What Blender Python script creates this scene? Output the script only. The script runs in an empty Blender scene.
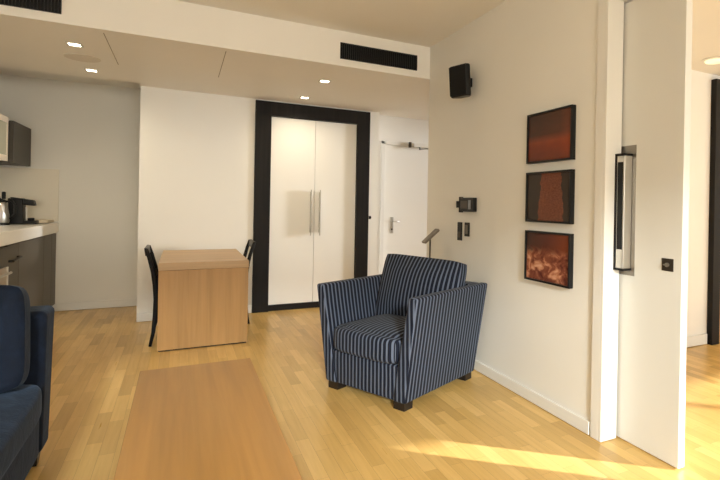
import bpy, bmesh, math, random
from mathutils import Vector, Matrix
random.seed(7)
S = bpy.context.scene
COL = S.collection
R = math.radians

# ------------------------------------------------------------------ camera
cam_d = bpy.data.cameras.new('camera')
cam = bpy.data.objects.new('camera', cam_d); COL.objects.link(cam)
cam.location = (0, 0, 1.25)
cam.rotation_euler = (Matrix.Rotation(R(-28.295), 4, 'Z') @ Matrix.Rotation(R(90), 4, 'X') @ Matrix.Rotation(R(1.057), 4, 'Z')).to_euler()
cam_d.sensor_fit = 'HORIZONTAL'; cam_d.sensor_width = 36
cam_d.lens = 497.73 / 720 * 36
cam_d.shift_x = -90 / 720
cam_d.shift_y = -(240 - 205.85) / 720
cam_d.clip_start = .05
S.camera = cam

# ------------------------------------------------------------------ world, sun, daylight, exposure
S.view_settings.view_transform = 'Standard'; S.view_settings.look = 'None'
S.view_settings.gamma = 1; S.view_settings.use_curve_mapping = False
S.view_settings.exposure = 0.28
w = bpy.data.worlds.new('world'); S.world = w; w.use_nodes = True
bg = w.node_tree.nodes['Background']; bg.inputs[0].default_value = (1.0, 0.95, 0.86, 1); bg.inputs[1].default_value = 0.9

def light(name, kind, loc, direction, energy, color, size=None, size_y=None, **kw):
    d = bpy.data.lights.new(name, kind); d.energy = energy; d.color = color
    if kind == 'AREA':
        d.shape = 'RECTANGLE'; d.size = size; d.size_y = size_y or size
    o = bpy.data.objects.new(name, d); COL.objects.link(o); o.location = loc
    o.rotation_euler = Vector(direction).to_track_quat('-Z', 'Y').to_euler()
    for k, v in kw.items(): setattr(d, k, v)
    return o

el = R(21.4)
sun = light('sun', 'SUN', (6, -3, 4), (-.75 * math.cos(el), .66 * math.cos(el), -math.sin(el)), 10.5, (1.0, .98, .95))
sun.data.angle = R(0.9)
# daylight entering the two facade windows and the window at the end of the hall
light('daylight_living_window', 'AREA', (0.0, -4.2, 2.3), (0, 1, -.10), 370, (1.0, .97, .86), 5.0, 3.0)
light('daylight_bedroom_window', 'AREA', (6.2, -1.72, 1.4), (0, 1, -.2), 75, (.88, .97, 1.0), 5.6, 2.0)
light('daylight_hall_window', 'AREA', (15.5, 2.5, 2.2), (-1, .24, -.06), 1900, (.96, .98, 1.0), 1.3, 1.3)
# sunlight thrown back by the facade across the street
light('facade_reflection', 'AREA', (-1.3, -8.6, 4.5), (3.3, 11.6, -3.9), 1450, (.91, .99, 1.0), 1.0, 1.0)

# ------------------------------------------------------------------ materials
def new_mat(name, color=(.8, .8, .8), rough=.5, metal=0.0, spec=.5, emit=None, estr=0):
    m = bpy.data.materials.new(name); m.use_nodes = True
    b = m.node_tree.nodes['Principled BSDF']
    b.inputs['Base Color'].default_value = (*color, 1)
    b.inputs['Roughness'].default_value = rough; b.inputs['Metallic'].default_value = metal
    b.inputs['Specular IOR Level'].default_value = spec
    if emit: b.inputs['Emission Color'].default_value = (*emit, 1); b.inputs['Emission Strength'].default_value = estr
    return m

class NT:
    def __init__(s, m): s.t = m.node_tree; s.b = s.t.nodes['Principled BSDF']
    def n(s, typ, **kw):
        o = s.t.nodes.new(typ)
        for k, v in kw.items(): setattr(o, k, v)
        return o
    def l(s, a, b): s.t.links.new(a, b)
    def math(s, op, a, b=None, c=None):
        o = s.n('ShaderNodeMath', operation=op)
        for i, v in enumerate((a, b, c)):
            if v is None: continue
            if isinstance(v, (int, float)): o.inputs[i].default_value = v
            else: s.l(v, o.inputs[i])
        return o.outputs[0]
    def ramp(s, fac, stops, interp='LINEAR'):
        r = s.n('ShaderNodeValToRGB'); r.color_ramp.interpolation = interp
        e = r.color_ramp.elements
        while len(e) < len(stops): e.new(.5)
        for i, (p, c) in enumerate(stops): e[i].position = p; e[i].color = (*c, 1)
        s.l(fac, r.inputs[0]); return r.outputs[0]
    def noise(s, vec, scale=5, detail=3, rough=.5, dist=0):
        o = s.n('ShaderNodeTexNoise'); o.inputs['Scale'].default_value = scale
        o.inputs['Detail'].default_value = detail; o.inputs['Roughness'].default_value = rough
        o.inputs['Distortion'].default_value = dist
        s.l(vec, o.inputs['Vector']); return o.outputs['Fac']
    def mapping(s, vec, scale=(1, 1, 1), loc=(0, 0, 0), rot=(0, 0, 0)):
        o = s.n('ShaderNodeMapping'); o.inputs['Scale'].default_value = scale
        o.inputs['Location'].default_value = loc; o.inputs['Rotation'].default_value = rot
        s.l(vec, o.inputs['Vector']); return o.outputs[0]
    def obj(s): return s.n('ShaderNodeTexCoord').outputs['Object']
    def mix(s, fac, a, b, mode='MIX'):
        o = s.n('ShaderNodeMix', data_type='RGBA', blend_type=mode)
        for sock, v in ((o.inputs[0], fac), (o.inputs[6], a), (o.inputs[7], b)):
            if isinstance(v, (int, float)): sock.default_value = v
            elif isinstance(v, tuple): sock.default_value = (*v, 1)
            else: s.l(v, sock)
        return o.outputs[2]
    def bump(s, h, strength=.2, dist=.01):
        o = s.n('ShaderNodeBump'); o.inputs['Strength'].default_value = strength; o.inputs['Distance'].default_value = dist
        s.l(h, o.inputs['Height']); s.l(o.outputs[0], s.b.inputs['Normal'])

def paint(name, color, rough=.6, var=.03):
    m = new_mat(name, color, rough, spec=.3); t = NT(m)
    f = t.noise(t.obj(), 1.3, 3)
    c2 = tuple(c * (1 - var) for c in color)
    t.l(t.ramp(f, [(.3, c2), (.7, color)]), t.b.inputs['Base Color'])
    t.bump(t.noise(t.obj(), 180, 2), .06, .002)
    return m

def wood(name, axis, dark, mid, light_, rough=.42, scale=1.0, spec=.4):
    """veneer with fine grain stretched along one object axis"""
    m = new_mat(name, mid, rough, spec=spec); t = NT(m); o = t.obj()
    sc = [38 * scale] * 3; sc['XYZ'.index(axis)] = 1.6 * scale
    g = t.noise(t.mapping(o, tuple(sc)), 1, 4, .6, .3)
    sc2 = [7.5] * 3; sc2['XYZ'.index(axis)] = .35
    g2 = t.noise(t.mapping(o, tuple(sc2)), 1, 3, .5, .8)
    c = t.ramp(g, [(.3, dark), (.5, mid), (.72, light_)])
    c2 = t.ramp(g2, [(.32, tuple(.72 * a for a in mid)), (.5, mid), (.7, tuple(min(1, 1.22 * a) for a in mid))])
    t.l(t.mix(.55, c, c2), t.b.inputs['Base Color'])
    t.bump(g, .05, .001)
    return m

M = {}
M['wall'] = paint('wall_paint', (.83, .805, .745))
M['wall_hall'] = paint('hall_wall_paint', (.83, .80, .745))
M['ceiling'] = paint('ceiling_paint', (.90, .865, .80))
M['trim'] = paint('gloss_trim_paint', (.78, .755, .70), .35, .015)
M['door'] = paint('satin_door_paint', (.69, .675, .625), .38, .02)
M['lacquer'] = paint('cream_lacquer', (.85, .825, .77), .32, .012)
M['frame_dark'] = wood('ebonised_wood', 'Z', (.009, .008, .007), (.014, .012, .0105), (.022, .018, .016), .5, spec=.15)
M['metal'] = new_mat('brushed_steel', (.62, .60, .56), .32, 1.0)
M['metal_dark'] = new_mat('dark_bronze', (.10, .085, .07), .4, .9)
M['black'] = new_mat('black_plastic', (.006, .006, .0065), .4, spec=.3)
M['blackmat'] = new_mat('matt_black', (.007, .007, .0075), .6, spec=.2)
M['groove'] = new_mat('shadow_gap', (.33, .28, .22), .9)
M['white_counter'] = new_mat('white_stone', (.88, .85, .79), .25)
M['cab'] = paint('taupe_lacquer', (.085, .070, .052), .42, .06)
M['cab_dark'] = paint('dark_brown_lacquer', (.045, .036, .025), .42, .06)
M['splash'] = new_mat('cream_glass', (.80, .74, .62), .25)
M['oak_door'] = wood('oak_panel', 'Z', (.42, .22, .08), (.60, .34, .14), (.70, .43, .20))

# floor: short oak strips laid in rows running away from the facade
m = new_mat('oak_strip_floor', (.5, .3, .12), .3, spec=.45); t = NT(m); o = t.obj()
v = t.mapping(o, (1, 1, 1), rot=(0, 0, R(90)))
br = t.n('ShaderNodeTexBrick'); t.l(v, br.inputs['Vector'])
br.offset = .37; br.offset_frequency = 2; br.squash = 1
for k, val in (('Scale', 1.0), ('Mortar Size', .0006), ('Mortar Smooth', .1), ('Bias', 0.0), ('Brick Width', .42), ('Row Height', .068)):
    br.inputs[k].default_value = val
br.inputs['Color1'].default_value = (0, 0, 0, 1); br.inputs['Color2'].default_value = (1, 1, 1, 1); br.inputs['Mortar'].default_value = (.0, .0, .0, 1)
tone = t.ramp(br.outputs['Color'], [(0, (.56, .345, .108)), (.25, (.66, .42, .134)), (.7, (.73, .472, .158)), (1, (.79, .525, .19))])
gr = t.noise(t.mapping(o, (46, 2.2, 1)), 1, 4, .6, .4)
gc = t.ramp(gr, [(.25, (.88, .85, .80)), (.6, (1, 1, 1)), (.8, (1.0, 1.0, 1.0))])
big = t.ramp(t.noise(o, .9, 2), [(.3, (.90, .88, .85)), (.7, (1, 1, 1))])
cc = t.mix(1.0, t.mix(1.0, tone, gc, 'MULTIPLY'), big, 'MULTIPLY')
cc = t.mix(t.math('MULTIPLY', br.outputs['Fac'], .5), cc, (.16, .08, .03))
t.l(cc, t.b.inputs['Base Color'])
t.l(t.ramp(gr, [(.2, (.36,) * 3), (.8, (.26,) * 3)]), t.b.inputs['Roughness'])
t.bump(t.math('SUBTRACT', gr, t.math('MULTIPLY', br.outputs['Fac'], 2.0)), .05, .002)
M['floor'] = m

def velvet(name, col):
    m = new_mat(name, col, .85, spec=.2); t = NT(m); o = t.obj()
    n1 = t.noise(o, 9, 4, .6, .8); n2 = t.noise(o, 120, 2)
    c = t.ramp(n1, [(.3, tuple(.62 * a for a in col)), (.55, col), (.75, tuple(1.75 * a for a in col))])
    t.l(c, t.b.inputs['Base Color'])
    t.b.inputs['Sheen Weight'].default_value = .16; t.b.inputs['Sheen Roughness'].default_value = .35
    t.b.inputs['Sheen Tint'].default_value = (.35, .5, .75, 1)
    t.bump(t.math('ADD', n1, t.math('MULTIPLY', n2, .3)), .35, .01)
    return m
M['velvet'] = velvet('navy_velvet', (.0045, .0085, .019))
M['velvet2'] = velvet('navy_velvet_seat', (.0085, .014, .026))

def stripes(name, horizontal_for_side, period=.0325, duty=.36):
    """navy cloth with pale vertical stripes; stripes run over every face along the part's own axes"""
    m = new_mat(name, (.01, .012, .02), .8, spec=.2); t = NT(m)
    tc = t.n('ShaderNodeTexCoord'); sep = t.n('ShaderNodeSeparateXYZ'); t.l(tc.outputs['Object'], sep.inputs[0])
    ge = t.n('ShaderNodeNewGeometry'); vt_ = t.n('ShaderNodeVectorTransform', vector_type='NORMAL', convert_from='WORLD', convert_to='OBJECT'); t.l(ge.outputs['True Normal'], vt_.inputs[0])
    ns = t.n('ShaderNodeSeparateXYZ'); t.l(vt_.outputs[0], ns.inputs[0])
    ax = t.math('ABSOLUTE', ns.outputs[0]); ay = t.math('ABSOLUTE', ns.outputs[1])
    if horizontal_for_side == 'arm':       # everything but the narrow front face follows the depth
        sel = t.math('GREATER_THAN', ay, .72)
    else:                                   # everything but the side faces follows the width
        sel = t.math('LESS_THAN', ax, .72)
    coord = t.math('ADD', t.math('MULTIPLY', sel, sep.outputs[0]), t.math('MULTIPLY', t.math('SUBTRACT', 1.0, sel), sep.outputs[1]))
    wob = t.math('MULTIPLY', t.math('SUBTRACT', t.noise(tc.outputs['Object'], 6, 2), .5), .008)
    ph = t.math('FRACT', t.math('DIVIDE', t.math('ADD', t.math('ADD', coord, wob), 10.0), period))
    tri = t.math('ABSOLUTE', t.math('SUBTRACT', ph, .5))
    f = t.math('SMOOTH_MIN', 1.0, t.math('MAXIMUM', 0.0, t.math('MULTIPLY', t.math('SUBTRACT', duty * .5 + .05, tri), 12.0)), .05)
    th = t.math('GREATER_THAN', tri, .46)
    c = t.mix(f, (.0045, .006, .012), (.105, .125, .175))
    c = t.mix(t.math('MULTIPLY', th, .55), c, (.014, .022, .055))
    t.l(c, t.b.inputs['Base Color'])
    t.b.inputs['Sheen Weight'].default_value = .04
    t.bump(t.noise(tc.outputs['Object'], 260, 2), .2, .002)
    return m
M['stripe_arm'] = stripes('striped_cloth_arm', 'arm')
M['stripe'] = stripes('striped_cloth', 'body')
M['legwood'] = new_mat('black_stained_wood', (.012, .009, .008), .35)
M['table_z'] = wood('oak_veneer_upright', 'Z', (.34, .180, .056), (.42, .232, .078), (.49, .285, .105))
M['table_x'] = wood('oak_veneer_across', 'X', (.40, .255, .125), (.49, .325, .17), (.55, .38, .21))
M['coffee'] = wood('oak_veneer_coffee_table', 'Y', (.31, .148, .034), (.385, .193, .047), (.45, .242, .068), .36, .8)
M['coffee_z'] = wood('oak_veneer_coffee_leg', 'Z', (.42, .205, .06), (.525, .275, .092), (.60, .34, .13), .36, .8)

# ------------------------------------------------------------------ mesh helpers
def hexa(bm, b, t):
    """b, t: four (x,y,z) corners of bottom and top, counter-clockwise from above"""
    vb = [bm.verts.new(p) for p in b]; vt = [bm.verts.new(p) for p in t]
    bm.faces.new(vb[::-1]); bm.faces.new(vt)
    for i in range(4):
        j = (i + 1) % 4; bm.faces.new((vb[i], vb[j], vt[j], vt[i]))

def box(bm, x0, x1, y0, y1, z0, z1):
    x0, x1 = sorted((x0, x1)); y0, y1 = sorted((y0, y1)); z0, z1 = sorted((z0, z1))
    q = [(x0, y0), (x1, y0), (x1, y1), (x0, y1)]
    hexa(bm, [(x, y, z0) for x, y in q], [(x, y, z1) for x, y in q])

def tube(bm, pts, rad, seg=10, flat=None):
    """swept tube; rad a number or a list; flat=(a,b) makes an elliptical section"""
    pts = [Vector(p) for p in pts]; n = len(pts)
    rs = rad if isinstance(rad, (list, tuple)) else [rad] * n
    rings = []; up = None
    for i, p in enumerate(pts):
        d = (pts[min(i + 1, n - 1)] - pts[max(i - 1, 0)]).normalized()
        if up is None:
            up = Vector((0, 1, 0)) if abs(d.y) < .9 else Vector((1, 0, 0))
        a = (up - d * up.dot(d)).normalized(); b = d.cross(a); up = a
        fa, fb = flat or (1, 1)
        rings.append([bm.verts.new(p + (a * math.cos(2 * math.pi * k / seg) * fa + b * math.sin(2 * math.pi * k / seg) * fb) * rs[i]) for k in range(seg)])
    for i in range(n - 1):
        for k in range(seg):
            j = (k + 1) % seg
            bm.faces.new((rings[i][k], rings[i + 1][k], rings[i + 1][j], rings[i][j]))
    bm.faces.new(rings[0]); bm.faces.new(rings[-1][::-1])

def lathe(bm, prof, cx=0, cy=0, seg=28):
    rings = [[bm.verts.new((cx + r * math.cos(2 * math.pi * k / seg), cy + r * math.sin(2 * math.pi * k / seg), z)) for k in range(seg)] for r, z in prof]
    for i in range(len(prof) - 1):
        for k in range(seg):
            j = (k + 1) % seg
            bm.faces.new((rings[i][k], rings[i][j], rings[i + 1][j], rings[i + 1][k]))
    bm.faces.new(rings[0][::-1]); bm.faces.new(rings[-1])

def cushion(bm, c, half, n=18, e=.22, puff=.25, crown=0.0, axis=2, pn=6.5):
    """soft box: a subdivided cube pulled to rounded edges and swollen across 'axis'"""
    vs = {}
    def pt(u, v, w_):
        p = [u, v, w_]
        q = []
        oth = [i for i in range(3) if i != axis]
        bul = (1 - abs(p[oth[0]]) ** 2.6) * (1 - abs(p[oth[1]]) ** 2.6)
        for i in range(3):
            x = p[i]
            if i == axis: s = x * (1 - puff + puff * bul) + (crown * bul if x > 0 else 0)
            else:
                o2 = oth[1] if i == oth[0] else oth[0]
                s = x * (1 - .035 * abs(p[o2]) ** 3 * 0 - .03 * (1 - abs(p[o2]) ** 2) * 0)
            q.append(s)
        # round edges
        l = (abs(q[0]) ** pn + abs(q[1]) ** pn + abs(q[2]) ** pn) ** (1 / pn)
        mx = max(abs(q[0]), abs(q[1]), abs(q[2]), 1e-6)
        k = 1 - e + e * (mx / l)
        return Vector([c[i] + q[i] * half[i] * k for i in range(3)])
    def v(i, j, k):
        key = (i, j, k)
        if key not in vs: vs[key] = bm.verts.new(pt(-1 + 2 * i / n, -1 + 2 * j / n, -1 + 2 * k / n))
        return vs[key]
    for a in range(n):
        for b in range(n):
            bm.faces.new((v(a, b, n), v(a + 1, b, n), v(a + 1, b + 1, n), v(a, b + 1, n)))
            bm.faces.new((v(a, b, 0), v(a, b + 1, 0), v(a + 1, b + 1, 0), v(a + 1, b, 0)))
            bm.faces.new((v(a, 0, b), v(a + 1, 0, b), v(a + 1, 0, b + 1), v(a, 0, b + 1)))
            bm.faces.new((v(a, n, b), v(a, n, b + 1), v(a + 1, n, b + 1), v(a + 1, n, b)))
            bm.faces.new((v(0, a, b), v(0, a, b + 1), v(0, a + 1, b + 1), v(0, a + 1, b)))
            bm.faces.new((v(n, a, b), v(n, a + 1, b), v(n, a + 1, b + 1), v(n, a, b + 1)))

def BM(): return bmesh.new()

def mk(name, bm, mat, parent=None, bevel=0, seg=2, smooth=False, sub=0):
    me = bpy.data.meshes.new(name); bmesh.ops.recalc_face_normals(bm, faces=bm.faces[:]); bm.to_mesh(me); bm.free()
    me.materials.append(mat if not isinstance(mat, str) else M[mat])
    ob = bpy.data.objects.new(name, me); COL.objects.link(ob)
    if parent: ob.parent = parent
    if bevel:
        b = ob.modifiers.new('bevel', 'BEVEL'); b.width = bevel; b.segments = seg; b.limit_method = 'ANGLE'; b.angle_limit = R(35)
    if sub:
        s_ = ob.modifiers.new('subsurf', 'SUBSURF'); s_.levels = sub; s_.render_levels = sub
    if smooth or bevel:
        for p in me.polygons: p.use_smooth = True
        if bevel and not smooth:
            wn = ob.modifiers.new('wn', 'WEIGHTED_NORMAL'); wn.keep_sharp = True
    return ob

def bxo(name, dims, mat, parent=None, bevel=0, **kw):
    bm = BM(); box(bm, *dims); return mk(name, bm, mat, parent, bevel, **kw)

def struct(ob): ob['kind'] = 'structure'; return ob
def sbox(name, dims, mat, bevel=0): return struct(bxo(name, dims, mat, None, bevel))
def thing(name, label, cat, loc=(0, 0, 0), rotz=0, group=None):
    o = bpy.data.objects.new(name, None); COL.objects.link(o); o.empty_display_size = .1
    o.location = loc; o.rotation_euler = (0, 0, rotz); o['label'] = label; o['category'] = cat
    if group: o['group'] = group
    return o
def tag(o, label, cat, group=None):
    o['label'] = label; o['category'] = cat
    if group: o['group'] = group
    return o
def dup(root, loc, rotz, label):
    r = root.copy(); COL.objects.link(r); r.location = loc; r.rotation_euler = (0, 0, rotz); r['label'] = label
    for ch in list(root.children):
        c = ch.copy(); COL.objects.link(c); c.parent = r
        for g in list(ch.children):
            d = g.copy(); COL.objects.link(d); d.parent = c
    return r

# ------------------------------------------------------------------ the room shell
HC, HS = 2.713, 2.419
XL, XR = -1.87, 2.0          # living room side walls
YF = -1.6                    # facade
YE = 4.158                   # far end of the right wall / front of the lowered ceiling
sbox('floor', (XL - .2, 9.6, YF - .2, 7.1, -.12, 0), 'floor')
sbox('ceiling', (XL - .2, 2.3, YF - .2, YE, HC, HC + .1), 'ceiling')
bm = BM(); box(bm, XL - .2, 6.4, YE, 5.85, HS, HC + .1); box(bm, -.392, 6.4, 5.85, 7.12, HS, HC + .1)
struct(mk('ceiling', bm, 'ceiling'))
sbox('ceiling', (XL - .2, -.392, 5.85, 7.1, 2.56, HC + .1), 'ceiling')
sbox('ceiling', (2.28, 9.6, YF - .2, YE, 2.53, HC + .1), 'wall_hall')
sbox('wall_left', (XL - .2, XL, YF - .2, 7.1, 0, 2.9), 'wall')
# right wall: two skins with a door pocket between them, head over the opening
sbox('wall_right', (XR, 2.100, 1.965, YE, 0, HC), 'wall')
sbox('wall_right', (2.176, 2.28, 1.965, YE, 0, HC), 'wall')
sbox('wall_right', (2.100, 2.176, 2.9, YE, 0, HC), 'wall')
sbox('wall_right', (XR, 2.28, .45, 1.965, 2.38, HC), 'wall')
sbox('wall_right', (XR, 2.28, YF, .45, 0, HC), 'wall')
# facade with two window openings
def wall_hole(name, x0, x1, holes, y0, y1, z1, mat):
    bm = BM(); xs = x0
    for (a, b, lo, hi) in holes:
        box(bm, xs, a, y0, y1, 0, z1); box(bm, a, b, y0, y1, 0, lo); box(bm, a, b, y0, y1, hi, z1); xs = b
    box(bm, xs, x1, y0, y1, 0, z1)
    return struct(mk(name, bm, mat))
wall_hole('wall_front', XL, 9.6, [(-1.5, 1.5, .25, 2.3), (3.3, 9.2, .02, 2.45)], YF - .2, YF, 2.9, 'wall')
glass = new_mat('window_glass', (1, 1, 1), 0.0, spec=.5)
gt = glass.node_tree; pb = gt.nodes['Principled BSDF']
tr = gt.nodes.new('ShaderNodeBsdfTransparent'); gl = gt.nodes.new('ShaderNodeBsdfGlossy'); gl.inputs[1].default_value = .0
mx = gt.nodes.new('ShaderNodeMixShader')
mx.inputs[0].default_value = .06; gt.links.new(tr.outputs[0], mx.inputs[1]); gt.links.new(gl.outputs[0], mx.inputs[2])
gt.links.new(mx.outputs[0], gt.nodes['Material Output'].inputs[0])
def window(name, x0, x1, z0, z1, y, n):
    bm = BM(); f = .05
    box(bm, x0, x1, y, y + .05, z0, z0 + f); box(bm, x0, x1, y, y + .05, z1 - f * .3, z1)
    for i in range(n + 1):
        x = x0 + (x1 - x0 - f * .6) * i / n; box(bm, x, x + f * .6, y, y + .05, z0, z1)
    wf = struct(mk(name, bm, 'trim'))
    bxo('window_pane', (x0 + .01, x1 - .01, y + .02, y + .026, z0 + .01, z1 - .01), glass, wf)
window('window_1', -1.5, 1.5, .25, 2.3, YF - .16, 1)
window('window_2', 3.3, 9.2, .02, 2.45, YF - .16, 3)
# bedroom and hall walls
sbox('wall_bedroom', (2.28, 9.6, 2.96, 3.06, 0, 2.53), 'wall_hall')
sbox('wall_bedroom', (9.4, 9.6, YF, 2.96, 0, 2.53), 'wall_hall')
sbox('wall_hall', (2.28, 6.4, 4.06, YE, 0, HS), 'wall_hall')
bm = BM(); box(bm, 6.2, 6.4, YE, 4.3, 0, HS); box(bm, 6.2, 6.4, 5.7, 6.4, 0, HS); box(bm, 6.2, 6.4, 4.3, 5.7, 0, .1); box(bm, 6.2, 6.4, 4.3, 5.7, 2.36, HS)
struct(mk('wall_hall', bm, 'wall_hall'))
bm = BM(); box(bm, 6.3, 6.34, 4.3, 5.7, .1, .15); box(bm, 6.3, 6.34, 4.3, 5.7, 2.31, 2.36); box(bm, 6.3, 6.34, 4.3, 4.34, .15, 2.31); box(bm, 6.3, 6.34, 5.66, 5.7, .15, 2.31)
wf = struct(mk('window_3', bm, 'trim')); bxo('window_pane', (6.317, 6.323, 4.32, 5.68, .13, 2.33), glass, wf)
sbox('wall_back', (XL, -.392, 6.92, 7.12, 0, 2.56), 'wall')          # end of the kitchen
sbox('wall_back', (-.392, .712, 6.0, 7.12, 0, HS), 'wall')           # plain wall beside the wardrobe
sbox('wall_back', (.712, 2.066, 6.55, 6.65, 0, HS), 'wall')          # behind the wardrobe
sbox('wall_back', (2.066, 2.19, 6.0, 6.65, 0, HS), 'wall')
sbox('wall_back', (.712, 2.066, 6.0, 6.55, 2.408, HS), 'wall')
bm = BM(); box(bm, 2.19, 2.325, 6.18, 6.34, 0, HS); box(bm, 3.215, 6.2, 6.18, 6.34, 0, HS); box(bm, 2.325, 3.215, 6.18, 6.34, 2.052, HS)
struct(mk('wall_hall', bm, 'wall_hall'))

# baseboards: upright board with a small eased top
def base(name, pts, depth, h=.078):
    """pts: (x0,y0,x1,y1) run; depth: normal offset vector"""
    x0, y0, x1, y1 = pts; dx, dy = depth
    bm = BM(); q = [(x0, y0), (x1, y1), (x1 + dx, y1 + dy), (x0 + dx, y0 + dy)]
    hexa(bm, [(x, y, .004) for x, y in q], [(x, y, h) for x, y in q])
    return struct(mk(name, bm, 'trim', bevel=.004))
base('baseboard_right', (XR, 2.035, XR, YE), (-.016, 0))
base('baseboard_back', (-.392, 6.0, .706, 6.0), (0, -.016), .09)
base('baseboard_back', (-1.22, 6.92, -.392, 6.92), (0, -.016), .09)
base('baseboard_bedroom', (2.30, 2.96, 4.34, 2.96), (0, -.018), .1)
base('baseboard_hall', (2.07, 6.0, 2.19, 6.0), (0, -.014), .08)
base('baseboard_hall', (2.28, 4.158, 6.2, 4.158), (0, .014), .08)
# jamb lining of the sliding door opening
bm = BM(); box(bm, 1.984, 2.100, 1.945, 1.965, 0.003, 2.38); box(bm, 1.984, 2.0, 1.965, 2.022, 0.003, 2.385)
struct(mk('trim_1', bm, 'trim', bevel=.002))
bm = BM(); box(bm, 2.176, 2.296, 1.945, 1.965, 0.003, 2.38); box(bm, 2.28, 2.296, 1.965, 2.022, 0.003, 2.385)
struct(mk('trim_2', bm, 'trim', bevel=.002))
# joints between the boards of the lowered ceiling
sbox('trim_3', (-.507, -.502, 4.24, 5.16, HS - .0015, HS), 'groove')
sbox('trim_4', (.279, .284, 4.24, 5.16, HS - .0015, HS), 'groove')

# sliding doors -------------------------------------------------------------
def slider(name, y0, y1):
    d = struct(bxo(name, (2.114, 2.160, y0, y1, .008, 2.372), 'door', None, .002))
    return d
d1 = slider('door_1', 1.572, 2.87)
pl = bxo('pull_plate', (2.1125, 2.1145, 1.855, 1.975, .895, 1.592), new_mat('brushed_plate', (.30, .275, .24), .42, 1.0), d1)
bm = BM()   # the deep bow of the pull
x0, x1, y0, y1, z0, z1 = 2.052, 2.112, 1.876, 1.944, .922, 1.546
box(bm, x0, x1, y0, y1, z0, z0 + .012); box(bm, x0, x1, y0, y1, z1 - .012, z1)
box(bm, x0, x0 + .006, y1 - .012, y1, z0, z1); box(bm, x0 + .02, x1, y1 - .006, y1, z0, z1)

mk('pull_frame', bm, 'black', d1, .001)
mk('pull_bar', (lambda b: (box(b, x0 + .002, x1 - .001, y0 + .002, y1 - .014, z0 + .012, z1 - .012), b)[1])(BM()), 'metal', d1, .003)
bxo('pull_inlay', (x0 + .0005, x0 + .0025, y0 + .012, y1 - .020, 1.035, 1.50), 'black', d1)
lk = bxo('lock_plate', (2.1115, 2.1145, 1.617, 1.684, .948, 1.010), 'metal_dark', d1, .001)
bm = BM(); tube(bm, [(2.1115, 1.65, .979), (2.103, 1.65, .979)], .011, 16); box(bm, 2.098, 2.104, 1.634, 1.666, .976, .982)
mk('thumb_turn', bm, 'metal', lk)
slider('door_2', .2, 1.325)

# entry door ------------------------------------------------------------------
d = struct(bxo('door_3', (2.337, 3.203, 6.195, 6.238, .006, 2.04), 'lacquer', None, .002))
bxo('lock_plate', (2.437, 2.482, 6.188, 6.195, .872, 1.085), 'metal', d, .002)
bm = BM(); tube(bm, [(2.462, 6.19, 1.03), (2.462, 6.15, 1.03), (2.475, 6.138, 1.03), (2.545, 6.138, 1.028)], .009, 10)
mk('lever_handle', bm, 'metal', d, smooth=True)
bm = BM(); tube(bm, [(2.458, 6.189, .925), (2.458, 6.180, .925)], .011, 12); mk('key_cylinder', bm, 'metal_dark', d)
bm = BM(); box(bm, 2.325, 2.337, 6.165, 6.25, 0, 2.052); box(bm, 3.203, 3.215, 6.165, 6.25, 0, 2.052); box(bm, 2.325, 3.215, 6.165, 6.25, 2.04, 2.052)
box(bm, 2.292, 2.330, 6.165, 6.18, 0, 2.085); box(bm, 3.21, 3.248, 6.165, 6.18, 0, 2.085); box(bm, 2.292, 3.248, 6.165, 6.18, 2.047, 2.085)
struct(mk('trim_5', bm, 'trim', bevel=.002))
t_ = thing('door_closer', 'small metal closer with a thin arm at the top of the white entry door', 'door closer', (2.68, 6.165, 2.03))
bxo('mounting_block', (-.012, .018, -.035, 0, -.006, .065), 'metal_dark', t_, .003)
bxo('closer_body', (.045, .40, -.05, -.002, .0, .055), 'trim', t_, .006)
bm = BM(); tube(bm, [(.135, -.055, -.022), (.30, -.062, -.008), (.47, -.068, -.008)], .006, 8); tube(bm, [(.135, -.055, .004), (.135, -.055, -.034)], .012, 10)
mk('closer_arm', bm, 'metal_dark', t_)

# bedroom doorway far behind ---------------------------------------------------
bw = struct(bxo('door_4', (4.462, 5.5, 2.925, 2.955, .01, 2.19), 'oak_door'))
bm = BM(); box(bm, 4.352, 4.462, 2.905, 2.96, 0, 2.478); box(bm, 5.5, 5.65, 2.905, 2.96, 0, 2.478); box(bm, 4.462, 5.5, 2.905, 2.96, 2.19, 2.478)
struct(mk('trim_6', bm, 'frame_dark', bevel=.002))

# ------------------------------------------------------------------ built-in wardrobe
wd = thing('wardrobe', 'tall built-in wardrobe with cream double doors in a wide black frame', 'wardrobe', (1.389, 6.0, 0))
def L(x): return x - 1.389
fy0, fy1 = -.016, .05
bm = BM()
box(bm, L(.714), L(.886), fy0, fy1, .0, 2.406); box(bm, L(1.905), L(2.064), fy0, fy1, .0, 2.406); box(bm, L(.886), L(1.905), fy0, fy1, 2.244, 2.406)
mk('frame', bm, 'frame_dark', wd, .002)
bxo('plinth', (L(.886), L(1.905), .012, .05, 0, .066), 'frame_dark', wd)
bxo('carcass', (L(.72), L(2.058), .05, .53, .02, 2.39), 'frame_dark', wd)
HX = {}
for s_, (a, b) in (('l', (.889, 1.3935)), ('r', (1.3975, 1.902))):
    dd = bxo('door', (L(a), L(b), .024, .048, .070, 2.240), 'lacquer', wd, .0015)
    hx = L(1.345) if s_ == 'l' else L(1.452)
    bm = BM()
    box(bm, hx - .0045, hx + .0045, -.044, -.026, .868, 1.412)
    for z in (.93, 1.35): box(bm, hx - .003, hx + .003, -.03, .024, z - .008, z + .008)
    box(bm, hx - .002, hx + .002, -.030, .0235, .90, 1.385)
    mk('handle', bm, new_mat('handle_steel', (.50, .47, .42), .28, 1.0), dd, .001)

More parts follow.
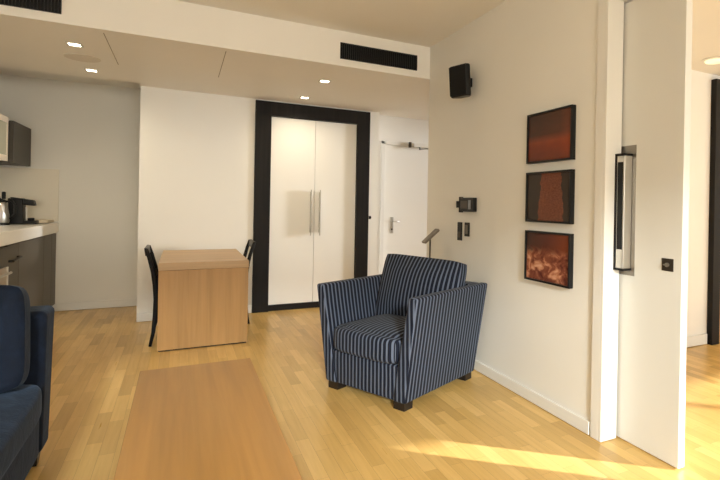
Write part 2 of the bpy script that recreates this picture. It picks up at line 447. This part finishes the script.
# ------------------------------------------------------------------ things on the walls and ceiling
def downlight(x, y, label):
    o = thing('downlight', label, 'ceiling light', (x, y, HS), 0, 'square recessed downlights')
    bm = BM()
    for (a, b, c_, d_) in ((-.05, .05, -.05, -.037), (-.05, .05, .037, .05), (-.05, -.037, -.037, .037), (.037, .05, -.037, .037)):
        box(bm, a, b, c_, d_, -.005, .0)
    mk('trim_ring', bm, 'metal', o)
    lm = new_mat('lamp_face', (1, .9, .75), .4, emit=(1.0, .86, .62), estr=9)
    bxo('lamp', (-.037, .037, -.037, .037, -.003, -.001), lm, o)
    l = light('downlight_beam', 'SPOT', (0, 0, -.02), (0, 0, -1), 18, (1.0, .85, .60), spot_size=R(160), spot_blend=1)
    l.data.shadow_soft_size = .04; l.parent = o
downlight(-.735, 4.67, 'downlight above the kitchen side nearer the black ceiling grille')
downlight(-.74, 5.52, 'downlight above the kitchen side deeper in, next to the recessed ceiling edge')
downlight(1.18, 4.76, 'downlight in front of the wardrobe, the one nearer the room, right of its pair')
downlight(1.175, 5.62, 'downlight closest above the black wardrobe frame')
bm = BM(); lathe(bm, [(.001, .0), (.125, .0), (.125, -.004), (.115, -.007), (.001, -.007)])
o = tag(mk('ceiling_speaker', bm, paint('speaker_grille', (.74, .69, .61), .8), None), 'round flat ceiling disc painted like the ceiling between two kitchen downlights', 'ceiling speaker'); o.location = (-.745, 5.08, HS)

def grille(x0, x1, label):
    z0, z1 = 2.478, 2.614
    o = thing('air_grille', label, 'air vent', ((x0 + x1) / 2, YE, z0), 0, 'black air grilles in the ceiling step'); w_ = (x1 - x0) / 2
    h = z1 - z0
    bxo('backing', (-w_ + .006, w_ - .006, -.0035, -.001, .006, h - .006), 'blackmat', o)
    bm = BM(); box(bm, -w_, w_, -.012, 0, 0, .007); box(bm, -w_, w_, -.012, 0, h - .007, h); box(bm, -w_, -w_ + .007, -.012, 0, 0, h); box(bm, w_ - .007, w_, -.012, 0, 0, h)
    mk('frame', bm, 'black', o)
    bm = BM(); n = int(2 * w_ / .018)
    for i in range(1, n):
        x = -w_ + 2 * w_ * i / n; box(bm, x - .0022, x + .0022, -.010, -.003, .007, h - .007)
    mk('louvre', bm, 'black', o)
grille(1.156, 1.866, 'long black air grille in the ceiling step, right one near the wall speaker')
grille(-1.60, -.728, 'long black air grille in the ceiling step, cut by the left edge of the picture')

# wall speaker
sp = thing('wall_speaker', 'small black loudspeaker bracketed high on the right wall', 'speaker', (2.0, 3.40, 2.225))
bm = BM()
prof = [(-.098, -.095), (-.098, .085), (-.075, .115), (.0, .128), (.075, .115), (.092, .085), (.10, .02), (.07, -.10), (-.06, -.11)]
for zz in (-.118, .118):
    pass
lo = [bm.verts.new((-.05 + y * .40, x * .82, -.122)) for x, y in [(-.10, -.13), (.10, -.13), (.12, -.04), (.06, .10), (-.06, .10), (-.12, -.04)]]
hi = [bm.verts.new((-.05 + y * .40, x * .82, .122)) for x, y in [(-.10, -.13), (.10, -.13), (.12, -.04), (.06, .10), (-.06, .10), (-.12, -.04)]]
bm.faces.new(lo); bm.faces.new(hi)
for i in range(6): bm.faces.new((lo[i], lo[(i + 1) % 6], hi[(i + 1) % 6], hi[i]))
cab_ = mk('cabinet', bm, 'black', sp, .012, 3); cab_.location = (-.045, 0, 0); cab_.rotation_euler = (R(-1), R(-4), R(20))
bm = BM(); box(bm, -.1075, -.1005, -.083, .083, -.112, .112)
g_ = mk('front_grille', bm, 'blackmat', sp, .002); g_.location = (-.045, 0, 0); g_.rotation_euler = (R(-1), R(-4), R(20))
bxo('bracket', (-.05, 0, -.02, .02, -.035, .035), 'black', sp, .003)

# wall panel and two switches
ip = thing('wall_intercom', 'black wall intercom panel with a small grey screen beside the pictures', 'intercom', (2.0, 3.40, 1.262))
bxo('housing', (-.034, 0, -.125, .10, -.055, .055), 'black', ip, .006)
bxo('screen', (-.0355, -.0335, -.085, -.045, -.036, .036), new_mat('grey_screen', (.25, .26, .28), .2), ip)
bxo('button_panel', (-.0355, -.0335, -.035, .075, -.032, .030), new_mat('brown_panel', (.06, .045, .035), .4), ip)
bm = BM(); box(bm, -.03, -.008, .10, .155, -.026, .028); box(bm, -.036, -.0, .088, .100, -.062, .062)
mk('card_slot', bm, 'blackmat', ip, .002)
sw = thing('light_switch', 'taller slim black switch under the wall intercom, the one further from the pictures', 'light switch', (2.0, 3.528, 1.045))
bxo('plate', (-.011, 0, -.034, .034, -.074, .074), 'black', sw, .003)
bxo('rocker', (-.015, -.010, -.018, .018, -.05, -.005), 'metal_dark', sw, .001)
sw = thing('light_switch', 'shorter slim black switch under the wall intercom, the one nearer the pictures', 'light switch', (2.0, 3.412, 1.065))
bxo('plate', (-.011, 0, -.034, .034, -.055, .055), 'black', sw, .003)
bxo('rocker', (-.015, -.010, -.018, .018, -.036, .036), new_mat('grey_rocker', (.16, .14, .12), .5), sw, .001)
hk = thing('wall_button', 'tiny black button on the white strip right of the wardrobe frame', 'button', (2.085, 6.0, 1.085))
bm = BM(); tube(bm, [(0, 0, 0), (0, -.022, 0)], .013, 14); mk('button_cap', bm, 'black', hk); bxo('back_plate', (-.014, .014, -.006, 0, -.02, .02), 'black', hk)

# pictures -----------------------------------------------------------------------
def art(i):
    m = new_mat('print_%d' % i, (.2, .06, .03), .25, spec=.5); t = NT(m)
    tc = t.n('ShaderNodeTexCoord'); g = tc.outputs['Generated']
    sp_ = t.n('ShaderNodeSeparateXYZ'); t.l(g, sp_.inputs[0]); yy, zz = sp_.outputs[1], sp_.outputs[2]   # y: 0 = nearer the door
    if i == 0:
        base_ = t.ramp(zz, [(0, (.16, .030, .012)), (.3, (.22, .040, .015)), (.40, (.27, .055, .02)), (.56, (.06, .030, .020)), (1, (.030, .021, .016))])
        glow = t.ramp(t.math('MULTIPLY', t.math('SUBTRACT', 1.0, yy), 1.0), [(0, (.0, .0, .0)), (.75, (.06, .01, .0)), (1, (.22, .045, .01))])
        c = t.mix(t.math('MULTIPLY', t.noise(t.mapping(g, (3, 6, 14)), 1, 4), .25), base_, (.20, .05, .03)); c = t.mix(.55, c, glow, 'ADD')
        n = t.noise(t.mapping(g, (2, 5, 9)), 1, 5); c = t.mix(t.math('MULTIPLY', n, .35), c, (.035, .016, .011))
    elif i == 1:
        d_ = t.math('ABSOLUTE', t.math('SUBTRACT', yy, .44))
        wid = t.math('ADD', .30, t.math('MULTIPLY', zz, -.07))
        n = t.noise(t.mapping(g, (3, 7, 7)), 1, 4)
        inside = t.math('GREATER_THAN', wid, t.math('ADD', d_, t.math('MULTIPLY', t.math('SUBTRACT', n, .5), .12)))
        tx = t.ramp(t.noise(t.mapping(g, (8, 22, 30)), 1, 5, .7), [(.3, (.10, .028, .014)), (.6, (.20, .062, .030)), (.8, (.30, .10, .05))])
        c = t.mix(inside, (.040, .026, .018), tx)
    else:
        n = t.noise(t.mapping(g, (4, 4.5, 5)), 1, 4, .55, .8)
        cl = t.ramp(n, [(.34, (.09, .020, .014)), (.5, (.22, .065, .035)), (.60, (.50, .21, .11)), (.72, (.68, .38, .24))])
        mask = t.ramp(t.math('ADD', zz, t.math('MULTIPLY', t.math('SUBTRACT', n, .5), .5)), [(.55, (1,) * 3), (.72, (0,) * 3)])
        c = t.mix(mask, t.ramp(yy, [(0, (.20, .045, .015)), (.5, (.10, .026, .015)), (1, (.06, .028, .020))]), cl)
    t.l(c, t.b.inputs['Base Color']); return m
names = ['top framed print, dark sky over a glowing rust red horizon',
         'middle framed print, rough rust coloured pillar on a dark ground',
         'bottom framed print, pale peach cloud shapes on rust red']
for i, (za, zb) in enumerate(((1.531, 1.848), (1.157, 1.474), (.785, 1.101))):
    o = thing('framed_picture', names[i] + ', in a thin black frame', 'picture', (2.0, 2.408, za), 0, 'three framed prints stacked on the right wall')
    h = zb - za; hw = .213; f = .012
    bm = BM(); box(bm, -.032, 0, -hw, hw, 0, f); box(bm, -.032, 0, -hw, hw, h - f, h); box(bm, -.032, 0, -hw, -hw + f, f, h - f); box(bm, -.032, 0, hw - f, hw, f, h - f)
    mk('frame', bm, 'black', o, .001)
    bxo('print', (-.022, -.004, -hw + f, hw - f, f, h - f), art(i), o)

# ------------------------------------------------------------------ kitchen
KX = -1.22
cn = thing('base_cabinet', 'taupe kitchen base cabinet run along the left wall', 'cabinet', (-1.545, 5.4, 0))
def K(x): return x + 1.545
bxo('carcass', (K(XL + .005), K(KX - .02), -1.5, 1.515, .08, .877), 'blackmat', cn)
bxo('kickboard', (K(XL + .005), K(KX - .05), -1.5, 1.515, 0, .08), 'blackmat', cn)
edges = [-1.5, -.78, -.235, .08, .96, 1.30, 1.515]
for i in range(6):
    if i == 1:
        continue
    dd = bxo('door', (K(KX - .018), K(KX), edges[i] + .003, edges[i + 1] - .003, .085, .868), 'cab', cn, .0015)
ct = bxo('countertop', (XL + .003, -1.2, 3.9, 6.917, .878, .985), 'white_counter', None, .003)
tag(ct, 'thick white kitchen countertop over the taupe cabinets', 'countertop')
ov = thing('oven', 'built-in oven with pale steel front at the picture edge, under the countertop', 'oven', (KX - .018, 4.893, 0))
bxo('door', (0, .022, -.27, .27, .087, .70), new_mat('pale_steel', (.55, .48, .40), .4, .6), ov, .002)
bxo('control_panel', (0, .022, -.27, .27, .705, .86), 'cab', ov, .001)
bm = BM(); tube(bm, [(.05, -.24, .655), (.05, .24, .655)], .01, 10); tube(bm, [(.02, -.2, .655), (.05, -.2, .655)], .007, 8); tube(bm, [(.02, .2, .655), (.05, .2, .655)], .007, 8)
mk('handle', bm, 'metal', ov)
bxo('edge_strip', (.0, .028, .250, .268, .30, .70), 'trim', ov)
bm = BM(); tube(bm, [(.02, .20, .50), (.055, .20, .50)], .024, 12); mk('knob', bm, 'black', ov)
bm = BM(); tube(bm, [(K(KX), -.20, .738), (K(KX) + .028, -.20, .738), (K(KX) + .028, .03, .752), (K(KX), .03, .752)], .010, 8)
mk('handle', bm, 'black', cn)

sb = sbox('trim_7', (XL + .001, -1.205, 6.905, 6.920, .997, 1.572), 'splash')
wc = thing('wall_cabinet', 'dark brown wall cabinet at the end of the kitchen run', 'cabinet', (-1.6, 6.9, 1.590))
y0_, y1_ = -.665, -.03
wcb = thing('glass_wall_cabinet', 'cream framed wall cabinet with frosted glass door beside the dark one', 'cabinet', (-1.6, 6.0, 1.60))
# front plane sits near x = -1.56
bxo('carcass', (-.265, .120, y0_ + .01, y1_, .003, .40), 'cab_dark', wc)
bxo('door', (.122, .156, y0_, y1_, 0, .405), 'cab_dark', wc, .002)
bxo('carcass', (-.265, .100, -1.6, .225, .0, .42), 'trim', wcb)
bm = BM(); X0, X1 = .102, .120
box(bm, X0, X1, -.6, .225, 0, .055); box(bm, X0, X1, -.6, .225, .365, .42); box(bm, X0, X1, .20, .225, .055, .365); box(bm, X0, X1, -.6, -.575, .055, .365)
mk('door_frame', bm, new_mat('cream_aluminium', (.78, .66, .50), .35, .2), wcb)
bxo('glass_panel', (X0, X1 - .006, -.575, .20, .055, .365), new_mat('frosted_glass', (.42, .39, .27), .25), wcb)

# coffee machine, kettle, tray on the counter
cm = thing('coffee_machine', 'black pod coffee machine on the white counter by the kettle', 'coffee machine', (-1.40, 6.50, .986))
bm = BM(); hexa(bm, [(-.115, -.06, 0), (-.0, -.06, 0), (-.0, .06, 0), (-.115, .06, 0)], [(-.13, -.06, .26), (-.01, -.06, .26), (-.01, .06, .26), (-.13, .06, .26)])
mk('body', bm, 'black', cm, .012, 3)
bm = BM(); hexa(bm, [(-.02, -.045, .195), (.085, -.04, .185), (.085, .04, .185), (-.02, .045, .195)], [(-.12, -.05, .272), (.07, -.045, .242), (.07, .045, .242), (-.12, .05, .272)])
mk('brew_head', bm, 'black', cm, .01, 3)
bm = BM(); box(bm, -.02, .10, -.05, .05, 0, .035); tube(bm, [(.045, 0, .035), (.045, 0, .062)], .028, 16); mk('drip_tray', bm, 'black', cm, .003)
bm = BM(); tube(bm, [(-.0005, .03, .01), (-.0005, .03, .17)], .008, 8); mk('side_trim', bm, 'metal', cm)
kt = thing('kettle', 'brushed steel kettle with black lid and handle at the counter edge', 'kettle', (-1.56, 6.30, .986))
bm = BM(); lathe(bm, [(.075, .014), (.082, .03), (.080, .10), (.066, .19), (.055, .225)]); mk('body', bm, 'metal', kt, smooth=True)
bm = BM(); lathe(bm, [(.085, 0), (.085, .014), (.07, .016)]); mk('base', bm, 'black', kt)
bm = BM(); lathe(bm, [(.057, .222), (.055, .240), (.02, .252), (.012, .262), (.008, .275)]); mk('lid', bm, 'black', kt, smooth=True)
bm = BM(); tube(bm, [(.05, .0, .225), (.10, .0, .235), (.125, .0, .19), (.12, .0, .10), (.085, .0, .06)], .011, 10); mk('handle', bm, 'black', kt, smooth=True)
bm = BM(); hexa(bm, [(-.10, -.02, .17), (-.06, -.025, .15), (-.06, .025, .15), (-.10, .02, .17)], [(-.115, -.008, .222), (-.05, -.02, .222), (-.05, .02, .222), (-.115, .008, .222)]); mk('spout', bm, 'metal', kt)
bt = thing('bottle', 'small bottle with a black stopper behind the kettle and coffee machine', 'bottle', (-1.60, 6.62, .986))
bm = BM(); lathe(bm, [(.032, 0), (.034, .02), (.034, .17), (.014, .215), (.013, .25)]); mk('body', bm, new_mat('clear_bottle', (.55, .50, .40), .15), bt, smooth=True)
bm = BM(); lathe(bm, [(.016, .25), (.016, .318), (.010, .325)]); mk('stopper', bm, 'black', bt)
bm = BM(); cushion(bm, (0, 0, .020), (.10, .15, .020), 10, .3, .35)
tr_ = tag(mk('folded_towel', bm, paint('cream_cotton', (.72, .62, .46), .9), None, smooth=True), 'cream folded tea towel lying at the far end of the counter', 'towel'); tr_.location = (-1.33, 6.72, .987)

# ------------------------------------------------------------------ dining table (slab ended)
dt = thing('dining_table', 'oak slab ended dining table with closed front panel, by the far wall', 'dining table', (.184, 5.35, 0))
bxo('tabletop', (-.3475, .3475, -.615, .60, .672, .733), 'table_x', dt, .002)
bxo('end_panel', (-.3455, .3455, -.612, -.555, .010, .670), 'table_z', dt, .002)
bxo('end_panel', (-.3455, .3455, .540, .597, .010, .670), 'table_z', dt, .002)
bxo('base_rail', (-.338, .338, -.604, -.565, 0, .0105), 'blackmat', dt)
bxo('base_rail', (-.338, .338, .55, .59, 0, .0105), 'blackmat', dt)

def dining_chair(loc, rz, label):
    """origin under the back edge centre; +x is the sitting direction"""
    c = thing('dining_chair', label, 'chair', loc, rz, 'black chairs pushed in at the dining table')
    for s in (-1, 1):
        y = s * .19
        bm = BM()
        pts = [(-.0, y, 0), (.022, y, .12), (.034, y, .26), (.040, y, .40), (.032, y, .52), (.014, y, .64), (-.016, y, .76), (-.040, y, .835)]
        tube(bm, pts, [.010, .013, .016, .018, .018, .016, .014, .012], 8, (.75, 1.15)); mk('rear_post', bm, 'blackmat', c, smooth=True)
        bm = BM(); tube(bm, [(.40, y * .95, 0), (.39, y * .95, .43)], [.010, .016], 8); mk('front_leg', bm, 'blackmat', c, smooth=True)
    bm = BM(); hexa(bm, [(-.046, -.19, .775), (-.024, -.19, .775), (-.024, .19, .775), (-.046, .19, .775)], [(-.056, -.19, .842), (-.034, -.19, .842), (-.034, .19, .842), (-.056, .19, .842)])
    mk('top_rail', bm, 'black', c, .003)
    bm = BM(); hexa(bm, [(.022, -.18, .585), (.036, -.18, .585), (.036, .18, .585), (.022, .18, .585)], [(.008, -.18, .625), (.022, -.18, .625), (.022, .18, .625), (.008, .18, .625)])
    mk('middle_rail', bm, 'black', c, .003)
    bxo('seat', (.03, .42, -.20, .20, .43, .462), 'black', c, .008)
    bxo('stretcher', (.03, .40, -.19, -.175, .20, .222), 'blackmat', c); bxo('stretcher', (.03, .40, .175, .19, .20, .222), 'blackmat', c)
dining_chair((-.222, 5.14, 0), 0, 'slim black dining chair at the left side of the oak dining table')
dining_chair((.622, 5.66, 0), math.pi, 'slim black dining chair at the right side of the oak table, near the wardrobe')

# ------------------------------------------------------------------ coffee table
cf = thing('coffee_table', 'low oak slab coffee table in the foreground', 'coffee table', (.089, 2.06, 0))
bxo('tabletop', (-.266, .266, -.957, .957, .312, .367), 'coffee', cf, .003)
for y in (-.86, .82): bxo('end_panel', (-.24, .24, y, y + .04, 0, .311), 'coffee_z', cf, .002)

# ------------------------------------------------------------------ sofa
sf = thing('sofa', 'deep navy velvet sofa along the left side, facing the coffee table', 'sofa', (-1.0, 1.8, 0))
def sx(x): return x + 1.0
def sy(y): return y - 1.8
bm = BM(); hexa(bm, [(sx(-1.46), sy(2.875), .075), (sx(-.548), sy(2.875), .075), (sx(-.548), sy(3.035), .075), (sx(-1.46), sy(3.035), .075)],
                [(sx(-1.46), sy(2.865), .735), (sx(-.535), sy(2.865), .735), (sx(-.535), sy(3.055), .735), (sx(-1.46), sy(3.055), .735)])
mk('arm', bm, 'velvet', sf, .028, 4)
bm = BM(); box(bm, sx(-1.46), sx(-.535), sy(.56), sy(.74), .075, .735); mk('arm', bm, 'velvet', sf, .028, 4)
bm = BM(); box(bm, sx(-1.45), sx(-.552), sy(.74), sy(2.872), .075, .285); mk('base', bm, 'velvet', sf, .02, 3)
bm = BM(); box(bm, sx(-1.47), sx(-1.24), sy(.74), sy(2.872), .26, .80); mk('backrest', bm, 'velvet', sf, .04, 4)
for a, b in ((.745, 1.80), (1.81, 2.862)):
    bm = BM(); cushion(bm, (sx(-.885), sy((a + b) / 2), .362), (.372, (b - a) / 2, .078), 18, .9, .12, .10); mk('seat_cushion', bm, 'velvet2', sf, smooth=True)
for x in (-.60, -1.40):
    for y in (.62, 2.97):
        bm = BM(); hexa(bm, [(sx(x) - .022, sy(y) - .022, 0), (sx(x) + .022, sy(y) - .022, 0), (sx(x) + .022, sy(y) + .022, 0), (sx(x) - .022, sy(y) + .022, 0)],
                        [(sx(x) - .03, sy(y) - .03, .08), (sx(x) + .03, sy(y) - .03, .08), (sx(x) + .03, sy(y) + .03, .08), (sx(x) - .03, sy(y) + .03, .08)])
        mk('leg', bm, 'legwood', sf)
bm = BM(); cushion(bm, (0, 0, 0), (.26, .10, .222), 18, .85, .55, 0, axis=1)
cu = tag(mk('sofa_cushion', bm, 'velvet', None, smooth=True), 'large square navy velvet cushion leaning against the far sofa arm', 'cushion')
cu.location = (-.832, 2.725, .652); cu.rotation_euler = (R(-11), R(-3), R(0))

# ------------------------------------------------------------------ striped armchair
AX, AY, AT = .878, 3.374, -1.104
ac = thing('armchair', 'navy armchair with pale pinstripes and flared arms near the right wall', 'armchair', (AX, AY, 0), AT)
WB, DB, WT, ZT = .704, .783, .888, .700
k = (WT - WB) / 2; zs = .048; fo, bo = .019, .025; T = .105
# side arms (local x: 0..WB across the front, local y: 0 front .. DB back)
for s in (0, 1):
    X = (lambda v: v) if s == 0 else (lambda v: WB - v)
    b = [(X(0), 0, zs), (X(T), 0, zs), (X(T), DB, zs), (X(0), DB, zs)]
    tt = [(X(-k), -fo, ZT), (X(-k + .068), -fo, ZT), (X(-k + .068), DB + bo, ZT), (X(-k), DB + bo, ZT)]
    if s: b = b[::-1]; tt = tt[::-1]
    bm = BM(); hexa(bm, b, tt)
    bmesh.ops.subdivide_edges(bm, edges=bm.edges[:], cuts=3, use_grid_fill=True)
    mk('arm', bm, 'stripe_arm', ac, .022, 4, smooth=True)
bm = BM(); hexa(bm, [(.05, DB - .13, zs), (WB - .05, DB - .13, zs), (WB - .05, DB - .001, zs), (.05, DB - .001, zs)],
                [(-k + .06, DB + bo - .14, ZT - .003), (WB + k - .06, DB + bo - .14, ZT - .003), (WB + k - .06, DB + bo - .002, ZT - .003), (-k + .06, DB + bo - .002, ZT - .003)])
mk('backrest', bm, 'stripe', ac, .02, 4, smooth=True)
bm = BM(); hexa(bm, [(T - .02, .012, zs), (WB - T + .02, .012, zs), (WB - T + .02, DB - .1, zs), (T - .02, DB - .1, zs)],
                [(T - .05, .006, .268), (WB - T + .05, .006, .268), (WB - T + .05, DB - .1, .268), (T - .05, DB - .1, .268)])
mk('front_rail', bm, 'stripe', ac, .012, 3, smooth=True)
bm = BM(); cushion(bm, (WB / 2, .305, .352), (.303, .345, .092), 20, .95, .12, .16, pn=6); mk('seat_cushion', bm, 'stripe', ac, smooth=True)
bm = BM(); cushion(bm, (0, 0, 0), (.352, .105, .245), 20, .35, .62, 0, axis=1, pn=7)
bc = mk('back_cushion', bm, 'stripe', ac, smooth=True); bc.location = (WB / 2 + .016, .545, .626); bc.rotation_euler = (R(-15), R(1.2), 0)
for (x, y) in ((.06, .055), (WB - .06, .055), (.06, DB - .055), (WB - .06, DB - .055)):
    bm = BM(); box(bm, x - .045, x + .045, y - .04, y + .04, 0, .056); mk('leg', bm, 'legwood', ac, .002)

# ------------------------------------------------------------------ slim reading lamp behind the armchair
fl = thing('floor_lamp', 'slim dark floor lamp with a tilted flat head behind the armchair', 'lamp', (1.875, 3.83, 0))
bm = BM(); lathe(bm, [(.11, 0), (.11, .012), (.02, .018), (.008, .03)]); mk('base', bm, 'metal_dark', fl)
bm = BM(); tube(bm, [(0, 0, .02), (0, 0, .965)], .0075, 10); mk('pole', bm, 'metal_dark', fl, smooth=True)
bm = BM(); hexa(bm, [(-.055, -.035, .925), (.075, -.035, 1.035), (.075, .035, 1.035), (-.055, .035, .925)], [(-.066, -.035, .940), (.064, -.035, 1.052), (.064, .035, 1.052), (-.066, .035, .940)])
mk('lamp_head', bm, new_mat('pewter', (.22, .19, .16), .35, .8), fl, .003)

# bedroom ceiling light
bl = thing('ceiling_light', 'pale round ceiling light in the bedroom beyond the sliding door', 'ceiling light', (3.95, 2.66, 2.53))
bm = BM(); lathe(bm, [(.10, 0), (.10, -.008), (.085, -.012)]); mk('rim', bm, 'trim', bl)
bm = BM(); lathe(bm, [(.078, -.011), (.070, -.022), (.04, -.028)]); mk('diffuser', bm, new_mat('diffuser', (.9, .88, .7), .4, emit=(1, .92, .65), estr=.5), bl)
